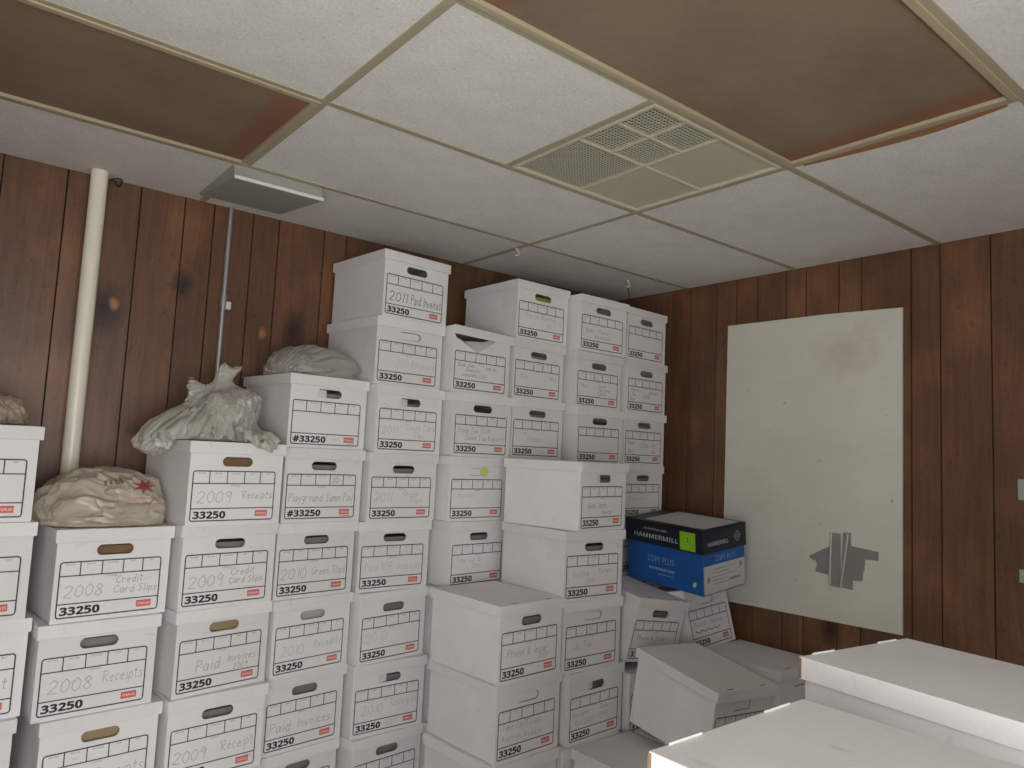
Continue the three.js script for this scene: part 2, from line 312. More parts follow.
// single-line handwriting: strokes on a grid, cap height 6, x-height 3.6
const GL = {
  0: '2,6 .4,4.4 .3,1.6 2,0 3.6,1.6 3.6,4.4 2,6', 1: '1.6,6 1.6,0', 2: '.2,4.6 1.6,6 3.4,5 3,3 .2,.2 3.8,0', 3: '.4,5.4 2.4,6 3.2,4.6 1.4,3.2 3.4,1.6 2,0 .2,.6', 4: '2.8,0 2.8,6 .2,2 3.8,2', 5: '3.4,6 .8,6 .6,3.4 3,3.4 3.4,1 1.6,0 .2,.6', 6: '3,6 .8,3 .6,1 2,0 3.4,1 2.6,2.8 .8,2', 7: '.2,6 3.6,6 1.4,0', 8: '2,3.2 .6,4.6 2,6 3.4,4.6 2,3.2 .3,1.4 2,0 3.7,1.4 2,3.2', 9: '3.4,5 2,6 .6,4.6 2,3.2 3.4,5 3,0',
  A: '0,0 2,6 4,0|.8,2.2 3.2,2.2', B: '.4,0 .4,6 2.8,5.6 2.6,3.4 .4,3.2|2.6,3.2 3.6,1.4 2.2,0 .4,0', C: '3.6,5 2,6 .4,4 .4,1.6 2,0 3.6,1', D: '.4,0 .4,6 2.6,5.4 3.6,3 2.4,.4 .4,0', F: '.4,0 .4,6 3.6,6|.4,3.2 2.8,3.2', G: '3.6,5 2,6 .4,4 .4,1.6 2,0 3.6,1 3.6,2.8 2.2,2.8', I: '1.6,0 1.6,6', M: '.2,0 .6,6 2,2 3.6,6 4,0', N: '.4,0 .4,6 3.4,0 3.4,6', P: '.4,0 .4,6 3,5.6 3.2,3.8 .4,3', R: '.4,0 .4,6 3,5.6 3,3.6 .4,3.2 3.6,0', S: '3.4,5.2 2,6 .6,4.8 3.2,2 2,0 .2,.8', T: '2,0 2,6|0,6 4,6', W: '0,6 1,0 2,4 3,0 4,6',
  a: '3,3.4 1.4,3.6 .4,2 1,.2 2.4,.4 3,3 3.2,0', b: '.4,6 .4,0 2.4,.2 3,2 1.6,3.4 .4,2.6', c: '2.8,3 1.4,3.6 .4,1.8 1.4,0 2.8,.6', d: '3,6 3,0|3,3 1.4,3.6 .4,1.6 1.4,0 3,1', e: '.4,1.8 2.8,2.2 1.8,3.6 .4,2 1,.1 2.8,.5', f: '2.6,5.6 1.6,6 1.2,4 1.2,-.6|.2,3.4 2.4,3.4', g: '3,3.4 1.2,3.4 .4,1.8 1.6,.4 3,1.6|3,3.6 2.8,-1.6 .8,-1.4', h: '.4,6 .4,0|.4,2.6 1.8,3.6 2.8,2.4 2.8,0', i: '1,3.4 1,0|1,4.8 1.1,5', k: '.4,6 .4,0|2.6,3.6 .4,1.6 2.8,0', l: '1,6 1,0', m: '.2,0 .2,3.6|.2,2.6 1.4,3.6 1.8,2.4 1.8,0|1.8,2.6 3,3.6 3.6,2.4 3.6,0', n: '.4,0 .4,3.6|.4,2.6 1.8,3.6 2.6,2.4 2.8,0', o: '1.6,3.6 .4,2 1.6,0 2.8,1.8 1.6,3.6', p: '.4,3.6 .4,-2|.4,3 2,3.6 2.8,2 1.8,.2 .4,.6', r: '.4,0 .4,3.6|.4,2.4 1.4,3.6 2.6,3.2', s: '2.6,3.2 1.2,3.6 .6,2.6 2.4,1.2 1.4,0 .2,.4', t: '1.2,5.6 1.2,.4 2.2,.2|.2,3.8 2.4,3.8', u: '.4,3.6 .6,.4 2,.2 2.8,3.6|2.8,3.6 3,0', v: '.2,3.6 1.4,0 2.8,3.6', w: '.2,3.6 1,0 1.8,2.6 2.6,0 3.6,3.6', x: '.2,3.6 2.8,0|2.8,3.6 .2,0', y: '.2,3.6 1.4,.8|2.8,3.6 .8,-2', "'": '1,6 .8,5', '.': '1,0 1.1,.2', '&': '3.6,0 .6,4.8 1.6,6 2.4,4.8 .4,1.6 1.6,0 3.6,2.2', '-': '.4,2 2.6,2', '/': '.2,0 3,6',
};
function hand(ctx, text, x, y, h, alpha, lw) {
  const k = h / 6; ctx.lineWidth = lw; ctx.lineCap = ctx.lineJoin = 'round'; ctx.strokeStyle = `rgba(70,72,78,${alpha})`;
  for (const ch of text) {
    const g = GL[ch]; if (!g) { x += 2.6 * k; continue; }
    const jy = rr(-0.25, 0.25) * k; let w = 0;
    for (const st of g.split('|')) {
      ctx.beginPath();
      st.split(' ').forEach((q, i) => { const [a, b] = q.split(',').map(Number); w = Math.max(w, a); const px = x + (a + b * 0.12 + rr(-0.12, 0.12)) * k, py = y - (b + rr(-0.12, 0.12)) * k + jy; i ? ctx.lineTo(px, py) : ctx.moveTo(px, py); });
      ctx.stroke();
    }
    x += (w + 1.0) * k;
  }
  return x;
}
const widthOf = (t) => [...t].reduce((w, ch) => w + (GL[ch] ? Math.max(...GL[ch].split(/[| ]/).map((q) => +q.split(',')[0])) + 1 : 2.6), 0);
// printed end panels: one canvas cell per box, several canvases
const CW = 340, CH = 278, COLS = 6, ROWS = 7, PH = 0.252;   // cell shows 0.308 x 0.252 m
const atlases = [];
let cellCount = 0;
function cell(draw) {
  const page = Math.floor(cellCount / (COLS * ROWS)), i = cellCount % (COLS * ROWS); cellCount++;
  if (!atlases[page]) { const [c, ctx] = canvas(COLS * CW, ROWS * CH); ctx.fillStyle = '#e1e0e0'; ctx.fillRect(0, 0, c.width, c.height); const t = tex(c); atlases[page] = { ctx, mats: M.card.map((m) => std({ map: t, color: m.color, roughness: 0.72 })) }; }
  const cx = (i % COLS) * CW, cy = Math.floor(i / COLS) * CH, a = atlases[page];
  a.ctx.save(); a.ctx.beginPath(); a.ctx.rect(cx, cy, CW, CH); a.ctx.clip(); a.ctx.translate(cx, cy); draw(a.ctx); a.ctx.restore();
  return { page, u0: cx / (COLS * CW), v0: 1 - (cy + CH) / (ROWS * CH), du: CW / (COLS * CW), dv: CH / (ROWS * CH) };
}
function printLabel(o) {
  const px = (m) => (m / BW) * CW, X0 = px(BW / 2 - 0.1408), X1 = px(BW / 2 + 0.1288), Y = (y) => CH - (y / PH) * CH, Y0 = Y(0.1667), Y1 = Y(0.014), W = X1 - X0, H = Y1 - Y0;
  return cell((c) => {
    // scuffs
    for (let i = 0; i < 26; i++) { c.fillStyle = `rgba(${rnd() < 0.5 ? '120,116,108' : '245,245,244'},${rr(0.03, 0.09)})`; c.beginPath(); c.ellipse(rr(0, CW), rr(0, CH), rr(2, 26), rr(1, 6), rr(-0.4, 0.4), 0, 7); c.fill(); }
    if (o.plain) return;
    c.strokeStyle = '#222327'; c.lineWidth = 3.5; c.beginPath(); c.roundRect(X0, Y0, W, H, 8); c.stroke();
    c.lineWidth = 2.9; c.beginPath();
    c.moveTo(X0, Y0 + H * 0.25); c.lineTo(X1, Y0 + H * 0.25); c.moveTo(X0, Y0 + H * 0.755); c.lineTo(X1, Y0 + H * 0.755);
    for (const f of [0.19, 0.4, 0.61, 0.81]) { c.moveTo(X0 + W * f, Y0); c.lineTo(X0 + W * f, Y0 + H * 0.25); }
    c.stroke();
    c.fillStyle = 'rgba(70,72,76,0.65)'; c.font = '7px sans-serif'; c.textAlign = 'center';
    ['TAX YEAR', 'BOX NO.', 'LOCATION', 'DATE', 'DEPT'].forEach((t, i) => c.fillText(t, X0 + W * [0.095, 0.295, 0.505, 0.71, 0.905][i], Y0 + 9));
    c.fillText('CONTENTS', X0 + W * 0.5, Y0 + H * 0.25 + 8);
    c.fillStyle = '#1d1e22'; c.textAlign = 'left'; c.save(); c.translate(X0 + W * 0.03, Y1 - 8); c.scale(1.22, 1); c.font = 'bold 34px sans-serif'; c.fillText((o.hash ? '#' : '') + '33250', 0, 0); c.strokeStyle = '#222327'; c.lineWidth = 1.2; c.strokeText((o.hash ? '#' : '') + '33250', 0, 0); c.restore();
    c.fillStyle = '#cf6a63'; const rx = X0 + W * 0.775, ry = Y1 - H * 0.195; c.fillRect(rx, ry, W * 0.155, H * 0.125);
    c.fillStyle = 'rgba(248,214,208,0.9)'; c.font = 'bold 10px sans-serif'; c.textAlign = 'center'; c.fillText('STAPLES', rx + W * 0.0775, ry + H * 0.095);
    if (o.hash) { c.fillStyle = '#555'; c.fillRect(X0 + W * 0.82, Y1 - 7, W * 0.13, 1.5); }
    const a = o.ink ?? 0.42, lw = o.pen ?? 2.0, ts = o.text ?? [];
    ts.forEach(([t, fx, fy, fh]) => { const w = widthOf(t) * H * fh / 6, room = W * (0.985 - fx), k = Math.min(1, room / w); c.save(); c.translate(X0 + W * fx, Y0 + H * fy); c.scale(k, 1); hand(c, t, 0, 0, H * fh, a, lw); c.restore(); });
    if (o.struck) { c.strokeStyle = 'rgba(60,62,66,0.7)'; c.lineWidth = 4; c.beginPath(); c.moveTo(X0 + W * 0.1, Y0 + H * 0.6); for (let i = 0; i < 9; i++) c.lineTo(X0 + W * (0.1 + 0.08 * i), Y0 + H * (0.57 + (i % 2) * 0.06)); c.stroke(); }
  });
}
const HX = -0.002, HY = 0.197, HW = 0.1, HH = 0.03;
function stadium(w, h, x, y) { const p = new THREE.Path(), r = h / 2, a = w / 2 - r; p.absarc(x + a, y, r, -Math.PI / 2, Math.PI / 2, false); p.absarc(x - a, y, r, Math.PI / 2, Math.PI * 1.5, false); p.closePath(); return p; }
function panelGeo(c, kind) {
  const s = new THREE.Shape(), w = BW / 2, top = 0.251;
  s.moveTo(-w, 0); s.lineTo(w, 0); s.lineTo(w, top);
  if (kind === 'dented') { s.lineTo(0.1, top - 0.004); s.lineTo(-0.008, 0.178); s.lineTo(-0.03, 0.172); s.lineTo(-w + 0.012, 0.222); s.lineTo(-w, top); } else s.lineTo(-w, top);
  s.closePath();
  if (kind !== 'dented') s.holes.push(stadium(HW, HH, HX, HY));
  const g = new THREE.ExtrudeGeometry(s, { depth: TH, bevelEnabled: false, curveSegments: 5 });
  const p = g.attributes.position, uv = g.attributes.uv;
  for (let i = 0; i < p.count; i++) uv.setXY(i, c.u0 + c.du * (p.getX(i) / BW + 0.5), c.v0 + c.dv * (p.getY(i) / PH));
  return g.translate(0, 0, BD / 2 - TH);
}
const bodyGeo = planarUV(merge([
  rbox(BW, 0.004, BD - 0.008, 0.001, 0, 0.002, -0.002), rbox(TH, 0.251, BD - TH, 0.0012, -BW / 2 + TH / 2, 0.1255, -TH / 2), rbox(TH, 0.251, BD - TH, 0.0012, BW / 2 - TH / 2, 0.1255, -TH / 2), rbox(BW - 2 * TH, 0.251, TH, 0.0012, 0, 0.1255, -BD / 2 + TH / 2)]), 1 / 0.7, 1 / 0.7);
const bodyTwo = planarUV(bodyGeo.clone(), 1 / 0.7, 1 / 0.7, 0.37, 0.61);
// lid: top sheet and four flanges, double end flange with a visible fold line on each side
const lidGeo = planarUV(merge([
  rbox(LWD, 0.005, LDP, 0.0018, 0, PT - 0.0027, 0),
  rbox(LWD - 0.004, LH, 0.0042, 0.0015, 0, PT - LH / 2 - 0.0004, LDP / 2 - 0.0023), rbox(LWD - 0.004, LH, 0.0042, 0.0015, 0, PT - LH / 2 - 0.0004, -LDP / 2 + 0.0023),
  rbox(0.0042, LH - 0.001, LDP - 0.001, 0.0015, LWD / 2 - 0.0022, PT - LH / 2 - 0.0004, 0), rbox(0.0042, LH - 0.001, LDP - 0.001, 0.0015, -LWD / 2 + 0.0022, PT - LH / 2 - 0.0004, 0)]), 1 / 0.8, 1 / 0.8, 0.2, 0.3);
const lidTwo = planarUV(lidGeo.clone(), 1 / 0.8, 1 / 0.8, 0.71, 0.13);
const paperGeo = rbox(BW - 0.03, 0.194, BD - 0.09, 0.004, 0, 0.101, -0.02);
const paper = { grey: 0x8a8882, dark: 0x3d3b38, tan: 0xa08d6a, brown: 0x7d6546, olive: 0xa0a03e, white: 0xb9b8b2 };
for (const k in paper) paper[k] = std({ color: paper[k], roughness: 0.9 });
const flapGeo = new THREE.ExtrudeGeometry(new THREE.Shape(stadium(HW - 0.006, HH - 0.004, HX, HY).getPoints(5)), { depth: 0.003, bevelEnabled: false }).translate(0, 0, BD / 2 - 0.0075);
const halfFlapGeo = rbox(0.045, 0.03, 0.003, 0.001, 0, 0, 0);
const ordinal = ['topmost', 'second', 'third', 'fourth', 'fifth', 'sixth', 'seventh', 'eighth', 'ninth'];
const GROUP = 'white storage boxes stacked along the panelled walls';
let bn = 0, plainCell = null, blankCell = null;
function storageBox(o) {
  const g = group('storage_box'); tag(g, o.label, 'box', GROUP);
  g.position.set(o.at[0], o.y, o.at[1]); g.rotation.order = 'YXZ'; g.rotation.set((o.pitch ?? 0) * DEG, (o.at[2] ?? 0) * DEG, (o.roll ?? 0) * DEG);
  if (o.sy) g.scale.y = o.sy;
  const v = bn++ % 3;
  mesh('body', bn % 2 ? bodyGeo : bodyTwo, M.card[v], g);
  let c; if (o.plain) c = plainCell ??= printLabel({ plain: true }); else if (o.text || o.hash || o.struck) c = printLabel(o); else c = blankCell ??= printLabel({});
  mesh('front_panel', panelGeo(c, o.kind), atlases[c.page].mats[v], g);
  const lid = mesh('lid', bn % 4 < 2 ? lidGeo : lidTwo, M.card[(v + 1) % 3], g);
  const lt = o.lid ?? [rr(-0.002, 0.002), 0, rr(-0.002, 0.002), 0, 0, rr(-0.4, 0.4)];
  lid.position.set(lt[0], lt[1], lt[2]); lid.rotation.set(lt[3] * DEG, lt[5] * DEG, lt[4] * DEG);
  if (o.lidScale) lid.scale.set(o.lidScale, 1, o.lidScale);
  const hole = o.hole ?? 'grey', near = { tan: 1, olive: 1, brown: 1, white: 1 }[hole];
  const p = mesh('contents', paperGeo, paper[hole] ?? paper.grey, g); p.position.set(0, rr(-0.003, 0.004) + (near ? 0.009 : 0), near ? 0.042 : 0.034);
  if (hole === 'flap') mesh('handle_flap', flapGeo, M.card[v], g);
  if (hole === 'half') { const f = mesh('handle_flap', halfFlapGeo, M.card[v], g); f.position.set(HX - 0.026, HY - 0.002, BD / 2 - 0.01); f.rotation.y = 0.25; }
  if (o.kind === 'dented') { const f = new THREE.BufferGeometry(), z = BD / 2 - 0.003; f.setAttribute('position', new THREE.Float32BufferAttribute([-BW / 2 + 0.012, 0.222, z, -0.03, 0.172, z, -0.008, 0.178, z, 0.1, 0.247, z, 0.03, 0.226, z - 0.035, -0.06, 0.218, z - 0.045], 3)); f.setIndex([0, 1, 5, 1, 2, 5, 2, 4, 5, 2, 3, 4]); const n = f.toNonIndexed(); n.computeVertexNormals(); planarUV(n, 1.4, 1.4); const fm = M.card[v].clone(); fm.side = THREE.DoubleSide; mesh('bent_flap', n, fm, g); }
  if (o.sticker) mesh('yellow_sticker', new THREE.CylinderGeometry(0.021, 0.021, 0.001, 24).rotateX(Math.PI / 2).translate(0.028, HY + 0.002, BD / 2 + 0.0007), M.yellow, g);
  if (o.slits) for (const s of [-1, 1]) mesh('tab_slit', box(0.03, 0.0012, 0.003, s * 0.085, PT + 0.0001, LDP / 2 - 0.016), M.slit, lid);
  if (o.cut) { mesh('cut_edge', box(0.0012, LH - 0.004, 0.0046, -LWD / 2 - 0.0003, PT - LH / 2, -LDP / 2 + 0.0028), M.kraft, lid); mesh('tab_edge', rbox(0.06, 0.003, 0.002, 0.0008, -0.1, PT + 0.0014, -LDP / 2 + 0.004), M.card[0], lid); mesh('tab_edge', rbox(0.06, 0.003, 0.002, 0.0008, 0.09, PT + 0.0014, -LDP / 2 + 0.004), M.card[0], lid); }
  return g;
}
// a stack: level of its top lid, real top height, fitted [x, z, yaw] from the top down, and what each end panel says
const rows = [];   // collected first, so that neighbours at one level can be set side by side
function stack(level, top, where, at, says) {
  const mean = [0, 1, 2].map((i) => at.reduce((q, a) => q + a[i], 0) / at.length), all = [];
  for (let k = 0; k < level; k++) all.push(at[k] ? [...at[k]] : [mean[0] + rr(-0.003, 0.003), mean[1] + rr(-0.004, 0.004), mean[2] + rr(-0.8, 0.8)]);
  rows.push({ level, top, where, says, at: all });
}
function settle(row) {
  for (let pass = 0; pass < 40; pass++) for (let n = 0; n + 1 < row.length; n++) for (let l = 1; l <= Math.min(row[n].level, row[n + 1].level); l++) {
    const a = row[n].at[row[n].level - l], b = row[n + 1].at[row[n + 1].level - l], ym = ((a[2] + b[2]) / 2) * DEG;
    const across = (b[0] - a[0]) * Math.cos(ym) - (b[1] - a[1]) * Math.sin(ym), need = LWD + 0.003 + (LDP / 2) * Math.abs(a[2] - b[2]) * DEG * 0.8;
    if (across < need) { const q = (need - across) / 2; if (n) { a[0] -= q; b[0] += q; } else b[0] += 2 * q; }
  }
}
function build({ level, top, where, at, says }) {
  const sy = top / (level * PT);
  for (let k = 0; k < level; k++) {
    const a = at[k];
    const s = says[k] ?? {}, n = k ? ordinal[k] + ' from top' : 'topmost';
    storageBox({ at: a, y: (level - 1 - k) * PT * sy, sy, label: `white box ${n} in ${where}${s.said ? ', ' + s.said : ''}`, ...s });
  }
}
const two = (a, b) => [[a, 0.05, 0.58, 0.19], [b, 0.5, 0.44, 0.13]];
stack(6, 1.582, 'stack cut by left picture edge', [[-1.877, -0.208, 4.7], [-1.867, -0.207, 4.7], [-1.856, -0.218, 5.5]], [
  { text: [['Paid', 0.1, 0.6, 0.2]] }, { text: [['2008 Bank', 0.1, 0.6, 0.2]] }, { text: [['2008 Rec', 0.08, 0.58, 0.2], ['t', 0.9, 0.58, 0.2]] }, {}]);
stack(5, 1.298, 'stack under tan plastic bag', [[-1.511, -0.208, 6.5], [-1.521, -0.201, 4.6], [-1.503, -0.198, 5.5]], [
  { said: 'marked 2008 Credit Card Slips', hole: 'brown', text: [['2008', 0.05, 0.64, 0.22], ["'Credit", 0.52, 0.44, 0.14], ['Card Slips', 0.53, 0.63, 0.14]] },
  { said: 'marked 2008 Receipts', text: [['2008', 0.07, 0.64, 0.24], ["'Receipts", 0.55, 0.56, 0.2]] },
  { hole: 'tan', text: [['2008 Receipts', 0.1, 0.62, 0.22]] }]);
stack(6, 1.563, 'stack under grey knotted bag', [[-1.187, -0.182, 6.5], [-1.181, -0.208, 7.2], [-1.19, -0.216, 9.8], [-1.172, -0.202, 5.8]], [
  { said: 'marked 2009 Receipts', hole: 'brown', text: [['2009', 0.06, 0.64, 0.24], ["'Receipts", 0.57, 0.56, 0.16]] },
  { said: 'marked 2009 Credit Card Slips', text: [['2009', 0.05, 0.66, 0.24], ["'Credit", 0.52, 0.46, 0.15], ['Card Slips', 0.53, 0.63, 0.13]] },
  { said: 'marked Paid', hole: 'tan', text: [['Paid', 0.2, 0.64, 0.22], ['Invoices', 0.57, 0.55, 0.15], ['2009', 0.66, 0.71, 0.11]] },
  { said: 'marked 2009 Receipt', text: [['2009', 0.04, 0.65, 0.22], ["'Receipt", 0.55, 0.6, 0.2]] }]);
stack(7, 1.814, 'stack under clear wrap', [[-0.83, -0.274, 4.8], [-0.83, -0.266, 4.6], [-0.843, -0.266, 6.8], [-0.865, -0.266, 9.1], [-0.852, -0.288, 6.9], [-0.877, -0.288, 7.7]], [
  { said: 'blank label numbered #33250', hash: 1, hole: 'half' }, { said: 'long grey handwriting on #33250 label', hash: 1, ink: 0.5, text: [['Playground Summ Pay', 0.03, 0.62, 0.19], ['20', 0.64, 0.19, 0.12]] },
  { said: 'marked 2010 Green Slips', text: [['2010', 0.03, 0.66, 0.24], ['Green Slips', 0.47, 0.6, 0.17]] },
  { said: 'marked 2010 Receipts', hole: 'white', ink: 0.26, text: [['2010', 0.08, 0.64, 0.22], ['Receipts', 0.55, 0.54, 0.16]] },
  { said: 'marked Paid Invoices', text: [['Paid', 0.05, 0.64, 0.22], ['Invoices', 0.42, 0.62, 0.2]] }, {}]);
stack(9, 2.325, 'tallest stack left of popped lid', [[-0.517, -0.262, 5], [-0.512, -0.267, 3.9], [-0.511, -0.262, 5.7], [-0.52, -0.264, 3.8], [-0.519, -0.277, 1.6], [-0.533, -0.272, 7.8], [-0.507, -0.267, 1.5], [-0.514, -0.264, 6]], [
  { said: 'boldly marked 2011', ink: 0.85, pen: 3, text: [['2011', 0.05, 0.66, 0.24], ['Paid Invoices', 0.43, 0.66, 0.24]] },
  { hole: 'flap', ink: 0.2, text: [['2011 Receipts', 0.3, 0.6, 0.18]] },
  { said: 'marked Credit Card Slips', hole: 'half', ink: 0.24, text: [['2011', 0.05, 0.62, 0.2], ['Credit Card', 0.45, 0.5, 0.15], ['Slips', 0.6, 0.68, 0.13]] },
  { said: 'marked 2011 Green Slips', ink: 0.26, text: [['2011', 0.05, 0.6, 0.22], ['Green', 0.52, 0.48, 0.15], ['Slips', 0.64, 0.64, 0.15]] },
  { ink: 0.26, text: [['Paid NSF Invoices', 0.05, 0.6, 0.2]] }, { ink: 0.22, text: [['2010', 0.06, 0.6, 0.24]] },
  { hole: 'half', ink: 0.26, text: [['2010', 0.1, 0.6, 0.22], ['Receipts', 0.55, 0.5, 0.18], ['2011', 0.5, 0.93, 0.12]] }, { text: [['Receipts', 0.2, 0.6, 0.18]] }]);
stack(8, 2.065, 'stack with popped dented lid', [[-0.209, -0.234, 3.3], [-0.185, -0.228, 2.8], [-0.202, -0.228, 4.6], [-0.195, -0.221, 6.4]], [
  { kind: 'dented', hole: 'dark', text: [['Bank stmt', 0.06, 0.4, 0.1], ['and Inv', 0.6, 0.42, 0.1], ['Deposits', 0.22, 0.52, 0.1], ['complete 2011', 0.15, 0.66, 0.11]], lid: [0, 0.004, 0.004, -1.2, -1.6, 0.5] },
  { said: 'two handwritten lines', hole: 'dark', text: [['Daily Tax 2010', 0.06, 0.46, 0.13], ['Sales Tax Reports', 0.2, 0.65, 0.13]] },
  { said: 'yellow sticker over its handle', hole: 'flap', sticker: 1, ink: 0.2, text: [['Invoices', 0.12, 0.46, 0.13]] },
  { ink: 0.25, text: [['Time Cards', 0.08, 0.45, 0.14], ['2011', 0.4, 0.62, 0.13]] }]);
stack(9, 2.327, 'stack with olive folder in top handle', [[0.139, -0.242, 1.8], [0.134, -0.255, 3.2], [0.133, -0.257, 2.4]], [
  { hole: 'olive', ink: 0.3, text: [['Misc to Invoices', 0.12, 0.44, 0.14], ['05', 0.62, 0.66, 0.12]] }, { ink: 0.3, text: [["Rec", 0.12, 0.5, 0.15], ['07', 0.78, 0.48, 0.1]] }, { ink: 0.24, text: [['Tax', 0.15, 0.42, 0.13], ['Receipts', 0.3, 0.6, 0.13]] }]);
stack(9, 2.31, 'stack directly below corded ceiling hook', [[0.471, -0.181, 0.3], [0.474, -0.211, 1.7], [0.485, -0.2, 1.7]], [
  { ink: 0.34, text: [['Bank', 0.1, 0.5, 0.11], ['Payroll', 0.42, 0.5, 0.1], ['Invoices paid', 0.3, 0.66, 0.1]] }, { ink: 0.34, text: [['Misc', 0.1, 0.48, 0.1], ['Payroll', 0.5, 0.44, 0.09], ['Time cards', 0.5, 0.56, 0.09], ['Reports', 0.5, 0.68, 0.09]] }, { hole: 'dark' }]);
stack(9, 2.311, 'rightmost stack in the dark corner', [[0.791, -0.216, 3.6], [0.808, -0.216, 3.6], [0.803, -0.215, 2.2], [0.801, -0.215, 3.5]], [
  {}, { ink: 0.42, text: [['Payroll', 0.08, 0.4, 0.1], ['Invoices', 0.6, 0.44, 0.1], ['Tax', 0.1, 0.56, 0.1], ['2005', 0.42, 0.58, 0.12], ['Misc', 0.06, 0.7, 0.1]] }, { ink: 0.42, text: [['Bank', 0.08, 0.42, 0.1], ['2004 - 05', 0.4, 0.52, 0.13], ['Misc', 0.08, 0.68, 0.1], ['Rec', 0.74, 0.68, 0.1]] }, { ink: 0.2, text: [['Invoices paid', 0.1, 0.5, 0.12]] }]);
stack(6, 1.551, 'front stack left of blue paper box', [[0.072, 0.212, 9.9], [0.077, 0.2, -0.4], [0.078, 0.195, 1.5], [0.106, 0.193, 3.9]], [
  { said: 'turned sideways', hole: 'half', ink: 0.4, text: [['Bank Stmts', 0.15, 0.52, 0.13], ['Invoices', 0.48, 0.68, 0.1]] }, { ink: 0.3, text: [['Invoice', 0.1, 0.5, 0.15], ['Return', 0.62, 0.46, 0.13], ['2010', 0.36, 0.68, 0.12]] }, { hole: 'flap', ink: 0.28, text: [["'10 Tax", 0.15, 0.54, 0.16]] }, { hole: 'half', ink: 0.3, text: [['Accounts', 0.05, 0.46, 0.12], ['Bank', 0.62, 0.42, 0.11], ['Stmts', 0.6, 0.58, 0.11], ['Misc 2007', 0.1, 0.66, 0.12]] }]);
stack(4, 1.056, 'short front stack with bare lid', [[-0.251, 0.215, 4.6], [-0.237, 0.203, 4.2]], [
  { slits: 1, ink: 0.38, text: [['Phone & Insur', 0.1, 0.54, 0.17], ['2007', 0.66, 0.68, 0.11]] }, { hole: 'flap', ink: 0.32, text: [['Time Card Slips', 0.06, 0.42, 0.14], ['Auction Invoices', 0.06, 0.66, 0.14]] }]);

settle(rows.slice(0, 9)); settle([rows[10], rows[9]]); rows.forEach(build);

// the slumped boxes in the corner by the wall board, with what carries them
const say = (o) => storageBox({ hole: 'grey', ...o });
for (let k = 0; k < 3; k++) say({ at: [0.452 + rr(-0.005, 0.005), 0.19, 1.5], y: k * 0.2425, sy: 0.2425 / PT, label: `white box ${['lowest', 'second from floor', 'third from floor'][k]} beneath the right-leaning box`, text: k ? undefined : [['Misc', 0.2, 0.6, 0.2]] });
for (let k = 0; k < 3; k++) say({ at: [0.815 + rr(-0.005, 0.005), 0.2, 1], y: k * 0.2345, sy: 0.2345 / PT, label: `white box ${['lowest', 'second from floor', 'third from floor'][k]} beneath the box with struck-out label` });
say({ at: [0.448, 0.177, -1.2], y: 0.775, pitch: 8.2, roll: -7.9, label: 'white storage box leaning right, supporting the blue paper box', slits: 1, ink: 0.42, text: [['Phone & Insur', 0.1, 0.52, 0.15]] });
say({ at: [0.818, 0.228, 0.5], y: 0.735, pitch: -12.9, roll: 4, label: 'tilted white storage box with struck-out label under blue paper box', hole: 'flap', struck: 1, text: [['Records - Invoices', 0.08, 0.46, 0.13]] });
for (let k = 0; k < 2; k++) say({ at: [0.14, 0.597, 2], y: k * PT, label: k ? 'bare-lidded white box in front of the front stack, at knee height' : 'white box on floor under the bare-lidded box', slits: k });
for (let k = 0; k < 2; k++) say({ at: [0.475, 0.6, 0], y: k * PT, label: `white box ${k ? 'directly beneath' : 'on floor, two below'} the box with raised rear lid` });
for (let k = 0; k < 2; k++) say({ at: [0.86, 0.6, 0], y: k * PT, label: `white box ${k ? 'directly beneath' : 'on floor, two below'} the box against the board wall` });
say({ at: [0.378, 0.64, -3.4], y: 0.55, pitch: 6, roll: -3, label: 'slumped white storage box with raised rear lid and tab slits', hole: 'flap', slits: 1, lidScale: 1.035, lid: [0.004, 0.012, -0.004, 2.2, 0.4, -1.2] });
say({ at: [0.87, 0.59, 1.1], y: 0.519, label: 'white storage box lying against the wall below the board', hole: 'flap', plain: 1, slits: 1 });

// nearest boxes at the lower right: two stacks of five, lids close to the camera
for (let k = 0; k < 5; k++) say({ at: [-1.16, 2.052, 0.8], y: k * 0.252, sy: 0.252 / PT, cut: k === 4, label: k === 4 ? 'nearest white box lid at the bottom right picture edge' : `white box ${['fourth', 'third', 'second', 'first'][k]} below the nearest lid`, plain: 1 });
for (let k = 0; k < 5; k++) say({ at: [-0.661, 1.941, -6.3], y: k * 0.252, sy: 0.252 / PT, cut: k === 4, label: k === 4 ? 'bright white box behind the nearest lid, cut by right picture edge' : `white box ${['fourth', 'third', 'second', 'first'][k]} below the bright box at right edge`, plain: 1 });

